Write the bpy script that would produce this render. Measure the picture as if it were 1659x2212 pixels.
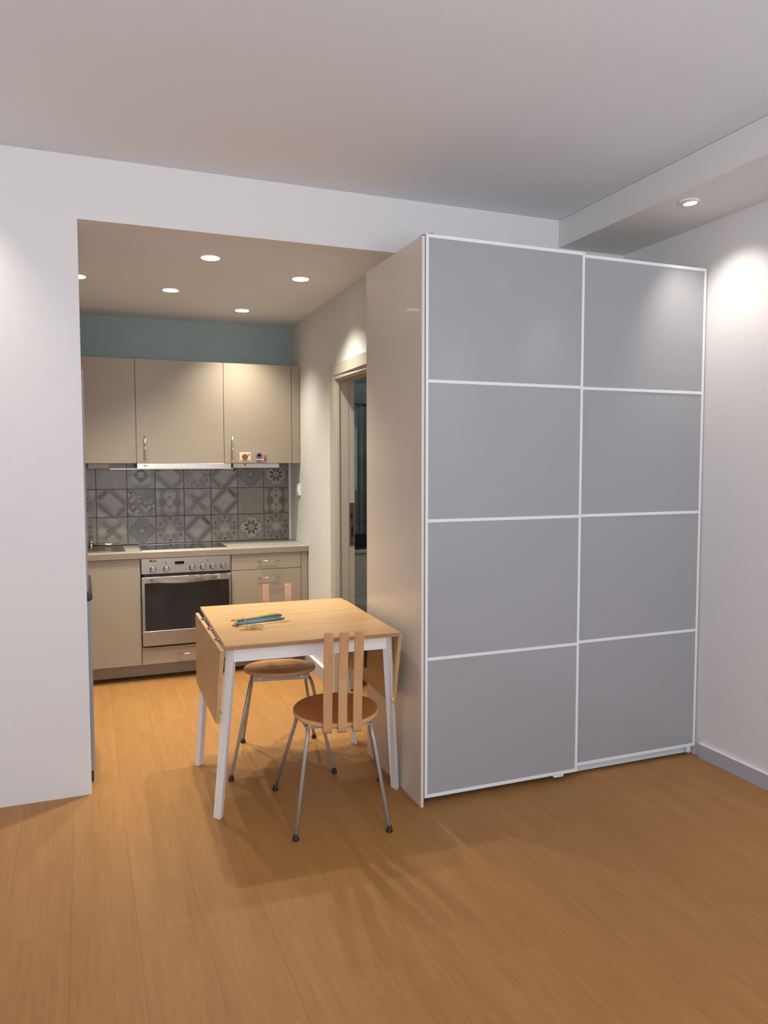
import bpy, bmesh, math, random
from mathutils import Vector, Matrix
random.seed(7)
S = bpy.context.scene
C = S.collection
for o in list(bpy.data.objects): bpy.data.objects.remove(o)

# ------------------------------------------------------------------ camera
CAM = (-1.2885, -2.8499, 1.449); YAW, PITCH, ROLL, FPX = -0.3754, -0.0642, -0.0009, 1648.9
cd = bpy.data.cameras.new('camera'); co = bpy.data.objects.new('camera', cd); C.objects.link(co)
cd.sensor_fit = 'HORIZONTAL'; cd.sensor_width = 36; cd.lens = 36 * FPX / 1659; cd.clip_start = .02
fw = Vector((-math.sin(YAW), math.cos(YAW), 0)); rt = Vector((math.cos(YAW), math.sin(YAW), 0)); up = Vector((0, 0, 1))
f2 = fw * math.cos(PITCH) + up * math.sin(PITCH); u2 = up * math.cos(PITCH) - fw * math.sin(PITCH)
r3 = rt * math.cos(ROLL) + u2 * math.sin(ROLL); u3 = u2 * math.cos(ROLL) - rt * math.sin(ROLL)
M = Matrix((r3, u3, -f2)).transposed().to_4x4(); M.translation = Vector(CAM); co.matrix_world = M
S.camera = co

# ------------------------------------------------------------------ world, window fill lamp, exposure
w = bpy.data.worlds.new('world'); S.world = w; w.use_nodes = True
w.node_tree.nodes['Background'].inputs[0].default_value = (.75, .86, 1, 1)
w.node_tree.nodes['Background'].inputs[1].default_value = .6
S.view_settings.view_transform = 'Standard'; S.view_settings.look = 'None'; S.view_settings.gamma = 1
S.view_settings.use_curve_mapping = False
S.view_settings.exposure = 0.0
KITCHEN_W, SPOT_W, WINDOW_FILL_W = 88, 21, 146

def light(name, kind, loc, energy, color, **kw):
    l = bpy.data.lights.new(name, kind); l.energy = energy; l.color = color
    for k, v in kw.items():
        setattr(l, k, v)
    o = bpy.data.objects.new(name, l); o.location = loc; C.objects.link(o); return o
# fill lamp added at the unseen rear window, behind the camera
wl = light('window_fill', 'AREA', (-.9, -4.52, 1.55), WINDOW_FILL_W, (.86, .91, .99), shape='RECTANGLE', size=2.6, size_y=1.5)
wl.rotation_euler = (math.radians(133), 0, 0)   # aimed upward for extra fill on the ceiling

# ------------------------------------------------------------------ helpers
def s2l(c):
    f = lambda v: v / 12.92 if v <= .04045 else ((v + .055) / 1.055) ** 2.4
    return tuple(f(x / 255) for x in c) + (1,)
MATS = {}
def mat(name, rgb, rough=.5, metal=0, noise=0, nscale=8, coat=0, spec=.5, bump=0, bscale=60, emit=None, estr=0, trans=0, stretch=None, ior=1.45):
    m = bpy.data.materials.new(name); m.use_nodes = True; nt = m.node_tree; b = nt.nodes['Principled BSDF']
    col = s2l(rgb); b.inputs['Base Color'].default_value = col
    b.inputs['Roughness'].default_value = rough; b.inputs['Metallic'].default_value = metal
    b.inputs['Coat Weight'].default_value = coat; b.inputs['Coat Roughness'].default_value = .05
    b.inputs['Specular IOR Level'].default_value = spec; b.inputs['IOR'].default_value = ior
    b.inputs['Transmission Weight'].default_value = trans
    tc = nt.nodes.new('ShaderNodeTexCoord'); mp = nt.nodes.new('ShaderNodeMapping')
    nt.links.new(tc.outputs['Object'], mp.inputs[0])
    if stretch: mp.inputs['Scale'].default_value = stretch
    if noise:
        n = nt.nodes.new('ShaderNodeTexNoise'); n.inputs['Scale'].default_value = nscale; n.inputs['Detail'].default_value = 5
        nt.links.new(mp.outputs[0], n.inputs['Vector'])
        mr = nt.nodes.new('ShaderNodeMapRange'); mr.inputs[1].default_value = .3; mr.inputs[2].default_value = .7
        mr.inputs[3].default_value = 1 - noise; mr.inputs[4].default_value = 1 + noise
        nt.links.new(n.outputs['Fac'], mr.inputs[0])
        hs = nt.nodes.new('ShaderNodeMix'); hs.data_type = 'RGBA'; hs.blend_type = 'MULTIPLY'; hs.inputs[0].default_value = 1
        hs.inputs[6].default_value = col; nt.links.new(mr.outputs[0], hs.inputs[7])
        nt.links.new(hs.outputs[2], b.inputs['Base Color'])
    if bump:
        n2 = nt.nodes.new('ShaderNodeTexNoise'); n2.inputs['Scale'].default_value = bscale
        nt.links.new(mp.outputs[0], n2.inputs['Vector'])
        bp = nt.nodes.new('ShaderNodeBump'); bp.inputs['Strength'].default_value = bump; bp.inputs['Distance'].default_value = .002
        nt.links.new(n2.outputs['Fac'], bp.inputs['Height']); nt.links.new(bp.outputs[0], b.inputs['Normal'])
    if emit:
        b.inputs['Emission Color'].default_value = tuple(emit) + (1,); b.inputs['Emission Strength'].default_value = estr
    MATS[name] = m; return m

def wood(name, dark, light_, rough, axis, scale=1.0, per_object=0.0, coat=0, streak=.5, spec=.5):
    m = bpy.data.materials.new(name); m.use_nodes = True; nt = m.node_tree; N = nt.nodes; L = nt.links; b = N['Principled BSDF']
    tc = N.new('ShaderNodeTexCoord'); mp = N.new('ShaderNodeMapping'); L.new(tc.outputs['Object'], mp.inputs[0])
    s = [14 * scale, 14 * scale, 14 * scale]; s['XYZ'.index(axis)] = 1.1 * scale; mp.inputs['Scale'].default_value = s
    info = N.new('ShaderNodeObjectInfo'); ad = N.new('ShaderNodeVectorMath'); ad.operation = 'ADD'
    mu = N.new('ShaderNodeMath'); mu.operation = 'MULTIPLY'; mu.inputs[1].default_value = 37 if per_object else 0
    L.new(info.outputs['Random'], mu.inputs[0]); L.new(mp.outputs[0], ad.inputs[0]); L.new(mu.outputs[0], ad.inputs[1])
    n = N.new('ShaderNodeTexNoise'); n.inputs['Scale'].default_value = 1; n.inputs['Detail'].default_value = 4; n.inputs['Distortion'].default_value = .6
    L.new(ad.outputs[0], n.inputs['Vector'])
    n2 = N.new('ShaderNodeTexNoise'); n2.inputs['Scale'].default_value = 6; n2.inputs['Detail'].default_value = 3
    L.new(ad.outputs[0], n2.inputs['Vector'])
    mx = N.new('ShaderNodeMix'); mx.inputs[0].default_value = 1 - streak
    L.new(n2.outputs['Fac'], mx.inputs[2]); L.new(n.outputs['Fac'], mx.inputs[3])
    cr = N.new('ShaderNodeValToRGB'); cr.color_ramp.elements[0].position = .32; cr.color_ramp.elements[0].color = s2l(dark)
    cr.color_ramp.elements[1].position = .68; cr.color_ramp.elements[1].color = s2l(light_)
    L.new(mx.outputs[0], cr.inputs[0])
    if per_object:
        mr = N.new('ShaderNodeMapRange'); mr.inputs[3].default_value = 1 - per_object; mr.inputs[4].default_value = 1 + per_object
        L.new(info.outputs['Random'], mr.inputs[0])
        mm = N.new('ShaderNodeMix'); mm.data_type = 'RGBA'; mm.blend_type = 'MULTIPLY'; mm.inputs[0].default_value = 1
        L.new(cr.outputs[0], mm.inputs[6]); L.new(mr.outputs[0], mm.inputs[7]); L.new(mm.outputs[2], b.inputs['Base Color'])
    else: L.new(cr.outputs[0], b.inputs['Base Color'])
    b.inputs['Roughness'].default_value = rough; b.inputs['Coat Weight'].default_value = coat; b.inputs['Specular IOR Level'].default_value = spec
    MATS[name] = m; return m

WALL = mat('wall_paint', (221, 218, 217), .75, bump=.15, bscale=220)
CEIL = mat('ceiling_paint', (222, 224, 228), .8, bump=.1, bscale=200)
KWALL = mat('teal_wall_paint', (150, 164, 160), .7, noise=.03)
KSIDE = mat('kitchen_wall_paint', (210, 209, 203), .7)
SKIRT = mat('grey_baseboard_paint', (176, 176, 186), .45)
SKLIT = mat('lit_baseboard_top', (236, 236, 238), .4)  # lamp light on the ledge painted as a white top
FLOOR = wood('oak_laminate', (158, 110, 59), (174, 126, 72), .45, 'Y', .9, .012, spec=.35)
SUBF = mat('dark_underlay', (110, 75, 45), .9)
CREAM = mat('cream_laminate', (154, 140, 122), .45, noise=.015, nscale=3)
CASING = mat('door_casing_paint', (180, 171, 156), .5)
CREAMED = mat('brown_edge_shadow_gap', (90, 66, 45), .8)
PLIN = mat('plinth_laminate', (150, 137, 119), .5)
SIDEP = mat('wardrobe_cream_panel', (214, 203, 190), .28, coat=.15)
GLASSP = mat('grey_lacquered_glass', (158, 158, 162), .12, coat=.25, spec=.5)
ALU = mat('white_aluminium', (226, 228, 230), .32)
ALU_SHADE = mat('shade_blue_track', (200, 212, 222), .4)  # bluish shade under the doors put into the track colour
STEEL = mat('brushed_steel', (158, 148, 138), .33, metal=1, noise=.04, nscale=4, stretch=(1, 1, 40))
CHROME = mat('chrome', (215, 212, 205), .15, metal=1)
BLKGL = mat('black_glass', (22, 20, 20), .06, coat=.3)
OVGL = mat('oven_glass', (40, 36, 32), .12, noise=.25, nscale=4)
BLACK = mat('black_plastic', (22, 20, 20), .5)
RUBBER = mat('dark_rubber', (40, 30, 24), .6)
WTOP = mat('grey_worktop', (162, 154, 141), .42, noise=.08, nscale=30)
WEDGE = mat('brown_worktop_edge', (140, 123, 107), .45, noise=.06, nscale=18)
TABLE = wood('bamboo_table', (184, 142, 96), (208, 168, 120), .38, 'X', 1.3, spec=.4)
TABLEL = wood('bamboo_leaf', (178, 140, 98), (198, 162, 116), .42, 'Y', 1.3)
TEDGE = mat('table_edge_endgrain', (158, 116, 82), .6, noise=.15, nscale=60)
WHITEM = mat('white_painted_legs', (226, 222, 218), .4)
BIRCH = wood('birch_veneer', (180, 133, 90), (197, 153, 108), .45, 'Z', 1.2)
SEATM = mat('tan_seat', (168, 102, 50), .5, noise=.08, nscale=9)
SEATF = mat('light_tan_seat', (182, 134, 86), .5, noise=.06, nscale=9)
SEATE = mat('seat_plywood_edge', (206, 160, 112), .5, noise=.05, nscale=40)
TUBE = mat('grey_metal_tube', (168, 162, 156), .38, metal=.35)
LAMPE = mat('lamp_diffuser', (255, 255, 255), .5, emit=(1, .97, .9), estr=6)
WPLA = mat('white_plastic', (238, 238, 236), .4)
DARKB = mat('bathroom_tile', (92, 108, 106), .25, noise=.08, nscale=6)
DARKT = mat('bathroom_band', (78, 88, 88), .4)
CERAM = mat('white_ceramic', (214, 212, 204), .15)
SILVER = mat('fridge_silver', (160, 157, 160), .35)
HANDB = mat('handle_charcoal', (52, 50, 54), .4)

class MB:
    def __init__(s): s.v = []; s.f = []; s.m = []; s.sm = []
    def face(s, idx, m=0, smooth=False): s.f.append(idx); s.m.append(m); s.sm.append(smooth)
    def hexa(s, P, m=0):   # P: 4 bottom + 4 top, both counter-clockwise seen from above
        b = len(s.v); s.v += [tuple(p) for p in P]
        for q in ((3, 2, 1, 0), (4, 5, 6, 7), (0, 1, 5, 4), (1, 2, 6, 5), (2, 3, 7, 6), (3, 0, 4, 7)): s.face([b + i for i in q], m)
        return s
    def box(s, x0, x1, y0, y1, z0, z1, m=0):
        return s.hexa([(x0, y0, z0), (x1, y0, z0), (x1, y1, z0), (x0, y1, z0), (x0, y0, z1), (x1, y0, z1), (x1, y1, z1), (x0, y1, z1)], m)
    def prism(s, P, Q, m=0, mside=None):  # two matching polygons
        b = len(s.v); n = len(P); s.v += [tuple(p) for p in P] + [tuple(q) for q in Q]
        s.face(list(range(b, b + n))[::-1], m); s.face(list(range(b + n, b + 2 * n)), m)
        for i in range(n): s.face([b + i, b + (i + 1) % n, b + n + (i + 1) % n, b + n + i], m if mside is None else mside)
        return s
    def tube(s, path, r, n=12, m=0, cap=True):
        path = [Vector(p) for p in path]; rr = r if isinstance(r, (list, tuple)) else [r] * len(path)
        rings = []; prev = None
        for i, p in enumerate(path):
            t = (path[min(i + 1, len(path) - 1)] - path[max(i - 1, 0)]).normalized()
            a = prev - t * prev.dot(t) if prev else (Vector((0, 0, 1)).cross(t) if abs(t.z) < .9 else Vector((1, 0, 0)).cross(t))
            a.normalize(); prev = a; c = t.cross(a); ring = []
            for k in range(n):
                an = 2 * math.pi * k / n; ring.append(len(s.v)); s.v.append(tuple(p + (a * math.cos(an) + c * math.sin(an)) * rr[i]))
            rings.append(ring)
        for A, B in zip(rings, rings[1:]):
            for k in range(n): s.face([A[k], A[(k + 1) % n], B[(k + 1) % n], B[k]], m, True)
        if cap: s.face(rings[0][::-1], m); s.face(rings[-1], m)
        return s
    def lathe(s, prof, c, axis='Z', n=40, m=0, mtop=None):  # prof [(r, h)], closed by caps
        ax = {'Z': (Vector((1, 0, 0)), Vector((0, 1, 0)), Vector((0, 0, 1))), 'Y': (Vector((1, 0, 0)), Vector((0, 0, 1)), Vector((0, -1, 0)))}[axis]
        c = Vector(c); rings = []
        for r, h in prof:
            ring = []
            for k in range(n):
                an = 2 * math.pi * k / n; ring.append(len(s.v)); s.v.append(tuple(c + ax[0] * r * math.cos(an) + ax[1] * r * math.sin(an) + ax[2] * h))
            rings.append(ring)
        for A, B in zip(rings, rings[1:]):
            for k in range(n): s.face([A[k], A[(k + 1) % n], B[(k + 1) % n], B[k]], m, True)
        s.face(rings[0][::-1], m); s.face(rings[-1], m if mtop is None else mtop)
        return s

def world_loc(p):
    l = Vector((0, 0, 0))
    while p is not None: l += p.location; p = p.parent
    return l
def add(name, mb, mats, parent=None, bevel=0, local=False, segs=2):
    me = bpy.data.meshes.new(name)
    off = Vector((0, 0, 0)) if (parent is None or local) else world_loc(parent)
    me.from_pydata([tuple(Vector(v) - off) for v in mb.v], [], mb.f)
    if not isinstance(mats, (list, tuple)): mats = [mats]
    for m in mats: me.materials.append(m)
    for p, i, sm in zip(me.polygons, mb.m, mb.sm): p.material_index = i; p.use_smooth = sm
    if bevel:
        bm = bmesh.new(); bm.from_mesh(me)
        bmesh.ops.recalc_face_normals(bm, faces=bm.faces)
        es = [e for e in bm.edges if len(e.link_faces) == 2 and e.calc_face_angle(0) > .5]
        bmesh.ops.bevel(bm, geom=es, offset=bevel, segments=segs, affect='EDGES', profile=.6)
        bm.to_mesh(me); bm.free()
    else:
        bm = bmesh.new(); bm.from_mesh(me); bmesh.ops.recalc_face_normals(bm, faces=bm.faces); bm.to_mesh(me); bm.free()
    o = bpy.data.objects.new(name, me); C.objects.link(o)
    if parent: o.parent = parent
    return o
def tag(o, label=None, cat=None, group=None, kind=None):
    for k, v in (('label', label), ('category', cat), ('group', group), ('kind', kind)):
        if v: o[k] = v
    return o
def thing(name, label, cat, loc=(0, 0, 0), rz=0, group=None):
    o = bpy.data.objects.new(name, None); o.empty_display_size = .1; C.objects.link(o)
    o.location = loc; o.rotation_euler = (0, 0, rz); return tag(o, label, cat, group)
def struct(name, mb, mats, label, parent=None, bevel=0):
    return tag(add(name, mb, mats, parent, bevel), label, None, None, 'structure')
def box(*a): return MB().box(*a)

# ------------------------------------------------------------------ room shell
YW, ZH, ZC = .656, 2.469, 2.727
YK = 2.861
XL, YB = -3.3, -4.6
XR = 1.512
def kx(y): return .157 + (y - .665) * .0172      # kitchen side wall is a touch out of square
H = [(XL, 0), (-1.285, 0), (-1.285, ZH), (.168, ZH), (.168, 0), (XR, 0), (XR, ZC), (XL, ZC)]
struct('wall_back', MB().prism([(x, YW, z) for x, z in H], [(x, YW + .11, z) for x, z in H]), WALL, 'off-white wall with the wide opening into the kitchen')
struct('wall_right', box(XR, XR + .1, YB, YW + .11, 0, ZC), WALL, 'off-white wall right of the wardrobe')
struct('wall_left', box(XL - .1, XL, YB, YW + .11, 0, ZC), WALL, 'off-white living room wall on the left')
wr = MB()
wr.box(XL, -2.3, YB - .1, YB, 0, ZC); wr.box(.5, XR, YB - .1, YB, 0, ZC); wr.box(-2.3, .5, YB - .1, YB, 0, .75); wr.box(-2.3, .5, YB - .1, YB, 2.35, ZC)
struct('wall_rear', wr, WALL, 'off-white wall behind the viewer around the window')
wf = MB()
wf.box(-2.3, -2.24, YB - .06, YB - .01, .75, 2.35); wf.box(.44, .5, YB - .06, YB - .01, .75, 2.35); wf.box(-2.24, .44, YB - .06, YB - .01, .75, .81)
wf.box(-2.24, .44, YB - .06, YB - .01, 2.29, 2.35); wf.box(-.93, -.87, YB - .06, YB - .01, .81, 2.29)
struct('window_1', wf, WPLA, 'white window frame in the rear wall')
struct('ceiling', box(XL, XR, YB, YW, ZC + .002, ZC + .1), CEIL, 'smooth off-white living room ceiling')
struct('trim_1', box(1.092, XR, YB, YW - .003, 2.587, ZC), WALL, 'white boxed soffit along the right wall')
# kitchen shell
struct('ceiling_kitchen', box(-2.1, .35, YW + .11, YK + .1, ZH, ZH + .1), CEIL, 'lower kitchen ceiling with round downlights')
struct('wall_kitchen_left', box(-2.1, -2.0, YW + .11, YK, 0, ZH), KSIDE, 'kitchen wall on the left')
wk = MB(); wk.box(-2.1, .5, YK, YK + .1, 0, ZH)
WK = struct('wall_kitchen_back', wk, KWALL, 'grey-green painted kitchen wall above the cabinets')
def kwall(y0, y1, z0, z1, m=0):
    return [(kx(y0), y0, z0), (kx(y0) + .13, y0, z0), (kx(y1) + .13, y1, z0), (kx(y1), y1, z0), (kx(y0), y0, z1), (kx(y0) + .13, y0, z1), (kx(y1) + .13, y1, z1), (kx(y1), y1, z1)]
ks = MB(); D0, D1, DZ = .93, 1.70, 2.0
ks.hexa(kwall(YW + .11, D0, 0, ZH)); ks.hexa(kwall(D0, D1, DZ, ZH)); ks.hexa(kwall(D1, YK, 0, ZH))
struct('wall_kitchen_right', ks, KSIDE, 'white kitchen side wall with a doorway')
# bathroom beyond the doorway
struct('wall_bathroom_back', box(.1, 1.7, 2.97, 3.05, 0, 2.5), DARKB, 'dark grey-green bathroom wall seen through the doorway')
struct('wall_bathroom_right', box(1.6, 1.7, .8, 2.97, 0, 2.5), DARKB, 'bathroom side wall')
struct('ceiling_bathroom', box(.33, 1.7, .8, 3.05, 2.42, 2.5), KSIDE, 'bathroom ceiling')

# floor made of laminate planks
fl = struct('floor', box(XL, 1.7, YB, 3.05, -.05, -.0085), SUBF, 'light oak laminate floor')
PW, PL = .1945, 1.26; X0 = .0045
special = {-6: .799, -1: -.957, 2: -.368, 3: -.998, 4: -.373}
base = {}
k0 = int(math.floor((XL - X0) / PW)); k1 = int(math.ceil((1.7 - X0) / PW))
GAP = .0001
shared = {}
for k in range(k0, k1):
    xa, xb = max(X0 + k * PW, XL), min(X0 + (k + 1) * PW, 1.7)
    off = special.get(k, -.37 if k % 2 == 0 else -.998)
    j = math.floor((YB - off) / PL); y = off + j * PL
    while y < 3.05:
        ya, yb = max(y, YB), min(y + PL, 3.05)
        if xb > XR + .0 and yb < .7: xbb = XR
        else: xbb = xb
        if yb - ya > .02 and xbb - xa > .005:
            p = MB().box(xa + GAP, xbb - GAP, ya + GAP, yb - GAP, -.0085, 0)
            key = (round(xbb - xa, 4), round(yb - ya, 4))
            if key in shared:
                o = bpy.data.objects.new('plank', shared[key][0]); C.objects.link(o); o.parent = fl
                o.location = Vector((xa, ya, 0)) - Vector(shared[key][1])
            else:
                o = add('plank', p, FLOOR, fl, bevel=.0004, segs=1); shared[key] = (o.data, (xa, ya, 0))
        y += PL

# skirting boards
def skirt(name, P, Q, n, h, t, label):   # face runs P->Q on the floor, n = unit into the room
    P, Q, n = Vector(P), Vector(Q), Vector(n); a = [P, Q, Q + n * t, P + n * t]
    lo = [(p.x, p.y, .0005) for p in a]; hi = [(p.x, p.y, h) for p in a]
    o = struct(name, MB().hexa(lo + hi), SKIRT, label)
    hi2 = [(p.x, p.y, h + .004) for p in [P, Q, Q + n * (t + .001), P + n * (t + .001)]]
    c = add('cap', MB().hexa(hi + hi2), SKLIT, o); c['label'] = 'top edge painted white for the lamp light on it'
skirt('baseboard_right', (XR, YB, 0), (XR, .002, 0), (-1, 0, 0), .068, .017, 'grey baseboard with lamp light painted on its top edge right of the wardrobe')
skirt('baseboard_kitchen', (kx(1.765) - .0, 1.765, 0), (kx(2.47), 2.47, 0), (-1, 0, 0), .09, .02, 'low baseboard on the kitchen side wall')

# ------------------------------------------------------------------ doorway: casing, jambs, sliding door leaf
dr = MB()
kxa = lambda y: kx(y) - .012
dr.hexa([(kxa(1.68), 1.68, 0.001), (kx(1.68), 1.68, 0.001), (kx(1.76), 1.76, 0.001), (kxa(1.76), 1.76, 0.001), (kxa(1.68), 1.68, 2.05), (kx(1.68), 1.68, 2.05), (kx(1.76), 1.76, 2.05), (kxa(1.76), 1.76, 2.05)])
dr.hexa([(kxa(.87), .87, 0.001), (kx(.87), .87, 0.001), (kx(.95), .95, 0.001), (kxa(.95), .95, 0.001), (kxa(.87), .87, 2.05), (kx(.87), .87, 2.05), (kx(.95), .95, 2.05), (kxa(.95), .95, 2.05)])
dr.hexa([(kxa(.95), .95, 1.985), (kx(.95), .95, 1.985), (kx(1.68), 1.68, 1.985), (kxa(1.68), 1.68, 1.985), (kxa(.95), .95, 2.05), (kx(.95), .95, 2.05), (kx(1.68), 1.68, 2.05), (kxa(1.68), 1.68, 2.05)])
D = struct('door_1', dr, CASING, 'cream door casing half hidden behind the wardrobe')
jb = MB(); jb.box(.168, .254, 1.665, 1.70, .001, 1.985); jb.box(.163, .30, .93, .95, .001, 1.985); jb.box(.165, .30, .95, 1.665, 1.962, 1.995)
add('jamb', jb, CASING, D)
st = MB(); st.box(.178, .19, 1.65, 1.665, .001, 1.962); st.box(.178, .19, .95, 1.65, 1.95, 1.962)
add('door_stop', st, CASING, D)
lf = add('door_leaf', box(.256, .293, 1.668, 2.35, .012, 1.955), CASING, D)
lp = add('lock_plate', box(.2595, .2895, 1.6655, 1.6678, .93, 1.20), mat('lock_steel', (120, 108, 100), .35, metal=.8), lf)
add('latch', box(.265, .279, 1.6635, 1.6654, 1.10, 1.13), BLACK, lp); add('keyhole', box(.269, .283, 1.6638, 1.6654, .985, 1.05), BLACK, lp)
for z in (1.18, .945): add('screw', MB().lathe([(.004, 0), (.004, .0015)], (.274, 1.6655, z), 'Y', 10), BLACK, lp)

# bathroom items
t = thing('toilet_cistern', 'white ceramic cistern low inside the dark doorway', 'toilet', (.75, 2.82, 0))
add('tank', box(.52, 1.0, 2.76, 2.96, .36, .74), CERAM, t, .015); add('lid', box(.505, 1.015, 2.745, 2.965, .742, .772), CERAM, t, .01)
bw = MB(); bw.lathe([(.12, 0.002), (.12, .2), (.19, .34), (.2, .4)], (.76, 2.56, 0), 'Z', 24); add('bowl', bw, CERAM, t)
t = thing('downlight', 'unseen bathroom ceiling light added to brighten the doorway', 'ceiling light', (.9, 1.9, 2.42))
add('rim', MB().lathe([(.05, -.0005), (.05, -.005)], (.9, 1.9, 2.42), 'Z', 24), WPLA, t); add('diffuser', MB().lathe([(.044, -.0052), (.044, -.0062)], (.9, 1.9, 2.42), 'Z', 24), LAMPE, t)
bl = bpy.data.lights.new('bulb', 'POINT'); bl.energy = 7; bl.color = (.9, 1, .95); bl.shadow_soft_size = .04; bo = bpy.data.objects.new('bulb', bl); C.objects.link(bo); bo.parent = t; bo.location = (0, 0, -.08)  # unseen lamp, added because the doorway came out too dark
t = thing('shower_curtain_rail', 'dark rail band with a pale green curtain inside the doorway', 'rail', (.7, 2.55, 0))
add('header_band', box(.31, 1.58, 2.66, 2.74, 1.90, 2.05), DARKT, t)
cu = MB(); n = 60
for i in range(n):
    x0 = .34 + i * .020; x1 = x0 + .020; ya = 2.70 + .012 * math.sin(i * .9); yb = 2.70 + .012 * math.sin((i + 1) * .9)
    cu.hexa([(x0, ya, .9), (x1, yb, .9), (x1, yb + .003, .9), (x0, ya + .003, .9), (x0, ya, 1.9), (x1, yb, 1.9), (x1, yb + .003, 1.9), (x0, ya + .003, 1.9)])
add('curtain', cu, mat('curtain_green', (82, 98, 96), .25, noise=.2, nscale=6, coat=.2), t)

# ------------------------------------------------------------------ recessed lamps
def spot(parent, loc, energy, angle, blend, color, rot=(0, 0, 0), r=.035):
    l = bpy.data.lights.new('bulb', 'SPOT'); l.energy = energy; l.spot_size = math.radians(angle); l.spot_blend = blend; l.color = color; l.shadow_soft_size = r
    o = bpy.data.objects.new('bulb', l); C.objects.link(o); o.parent = parent; o.location = Vector(loc) - parent.location; o.rotation_euler = rot; return o
KL = [(-.673, 1.06, 'round kitchen ceiling light nearest the opening, left of centre'), (-.14, 1.323, 'round kitchen ceiling light nearest the side wall'),
      (-.781, 1.864, 'round kitchen ceiling light in the middle over the stove aisle'), (-.273, 2.31, 'round kitchen ceiling light closest to the wall cabinets'),
      (-1.292, 1.704, 'round kitchen ceiling light cut off by the wall edge at far left')]
for x, y, lab in KL:
    t = thing('downlight', lab, 'ceiling light', (x, y, ZH), 0, 'round downlights in the kitchen ceiling')
    m = MB(); m.lathe([(.0500, -.0005), (.0500, -.004), (.0455, -.005), (.0455, -.002)], (x, y, ZH), 'Z', 32); add('rim', m, CREAMED if 0 else WPLA, t)
    m = MB(); m.lathe([(.0445, -.0052), (.0445, -.0060)], (x, y, ZH), 'Z', 32); add('diffuser', m, LAMPE, t)
    spot(t, (x, y, ZH - .012), KITCHEN_W, 108, 1, (1, .95, .83), r=.022)
WARM = (1, .91, .81)
def eyeball(x, y, z, tilt, lab, en, rotz=0, size=92):
    t = thing('spotlight', lab, 'ceiling light', (x, y, z), 0, 'tilted spotlights recessed in the ceiling edges')
    m = MB(); n = 36
    # outer ring
    prof = [(.046, -.0004), (.046, -.0040), (.037, -.0046)]
    m.lathe(prof, (x, y, z), 'Z', n); add('ring', m, WPLA, t)
    R = Matrix.Rotation(rotz, 3, 'Z') @ Matrix.Rotation(tilt, 3, 'Y'); R2 = Matrix.Rotation(rotz, 3, 'Z') @ Matrix.Rotation(tilt * .2, 3, 'Y'); cc_ = R @ Vector((.010, 0, 0))
    def disc(r, h0, h1):
        q = MB(); q.lathe([(r, h0), (r, h1)], (0, 0, 0), 'Z', n)
        q.v = [tuple(R2 @ Vector(v) + Vector((x + cc_.x, y + cc_.y, z - .0045))) for v in q.v]; return q
    add('swivel_ring', disc(.031, -.0005, -.004), WPLA, t); add('bulb_face', disc(.026, -.0045, -.0060), LAMPE, t)
    d = R @ Vector((0, 0, -1)); o = spot(t, Vector((x + cc_.x, y + cc_.y, z - .010)) + d * .012, en, size, 1, WARM, r=.022)
    o.rotation_euler = d.to_track_quat('-Z', 'Y').to_euler()
eyeball(1.199, -.164, 2.587, math.radians(-21), 'tilted recessed spotlight in the white soffit above the wardrobe', SPOT_W)
eyeball(1.199, -1.45, 2.587, math.radians(-21), 'second tilted spotlight in the soffit, outside the view to the right', SPOT_W)
eyeball(1.199, -2.75, 2.587, math.radians(-21), 'third tilted spotlight in the soffit, behind the viewer', SPOT_W)
eyeball(-1.88, .34, ZC, math.radians(-22), 'spotlight in the living room ceiling lighting the left wall', SPOT_W * 1.3, rotz=math.radians(90), size=88)

# ------------------------------------------------------------------ wardrobe
W = thing('wardrobe', 'tall wardrobe with grey glossy sliding doors in white frames', 'wardrobe', (.75, .33, 0))
HT = 2.36
add('side_panel', box(0, .0125, 0, .650, .001, HT), SIDEP, W, .0012)
add('side_panel', box(1.4895, 1.4935, .058, .648, .001, HT), ALU, W)
add('top_panel', box(.0125, 1.489, .07, .646, HT - .02, HT - .001), SIDEP, W); add('bottom_panel', box(.0125, 1.489, .075, .646, .06, .078), SIDEP, W); add('kick_board', box(.0125, 1.489, .12, .135, .001, .06), SIDEP, W)
add('back_panel', box(.0125, 1.489, .646, .650, .001, HT - .002), SIDEP, W)
add('track_rail', box(.014, 1.487, .056, .068, HT - .03, HT - .001), ALU, W)
tk = add('track_rail', box(.014, 1.487, .056, .068, .012, .062), ALU_SHADE, W); tk['label'] = 'lower track with bluish shade in its colour'
def sdoor(x0, x1, y0, y1, z0, z1, lab):
    f = MB(); s = .0125; q = .0135
    f.box(x0, x0 + s, y0, y1, z0, z1); f.box(x1 - s, x1, y0, y1, z0, z1)
    f.box(x0 + s, x1 - s, y0, y1, z0, z0 + s + .002); f.box(x0 + s, x1 - s, y0, y1, z1 - s - .002, z1)
    zz = [z0 + s + .002, .6295, 1.2095, 1.7825, z1 - s - .002]
    for z in zz[1:4]: f.box(x0 + s, x1 - s, y0, y1 - .004, z - q / 2, z + q / 2)
    d = add('sliding_door', f, ALU, W, .001, segs=1); d['label'] = lab
    for a, b in zip(zz, zz[1:]):
        a2 = a + (q / 2 if a != zz[0] else 0); b2 = b - (q / 2 if b != zz[-1] else 0)
        add('glass_panel', box(x0 + s, x1 - s, y0 + .0035, y1 - .006, a2, b2), GLASSP, d)
sdoor(.0195, .787, .004, .026, .036, 2.371, 'left door, running in front')
sdoor(.775, 1.502, .0305, .052, .048, 2.371, 'right door, running behind the left one')
add('guide', box(.665, .715, .008, .024, .024, .036), ALU, W); add('guide', box(1.455, 1.478, .034, .05, .022, .048), ALU, W)
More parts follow.
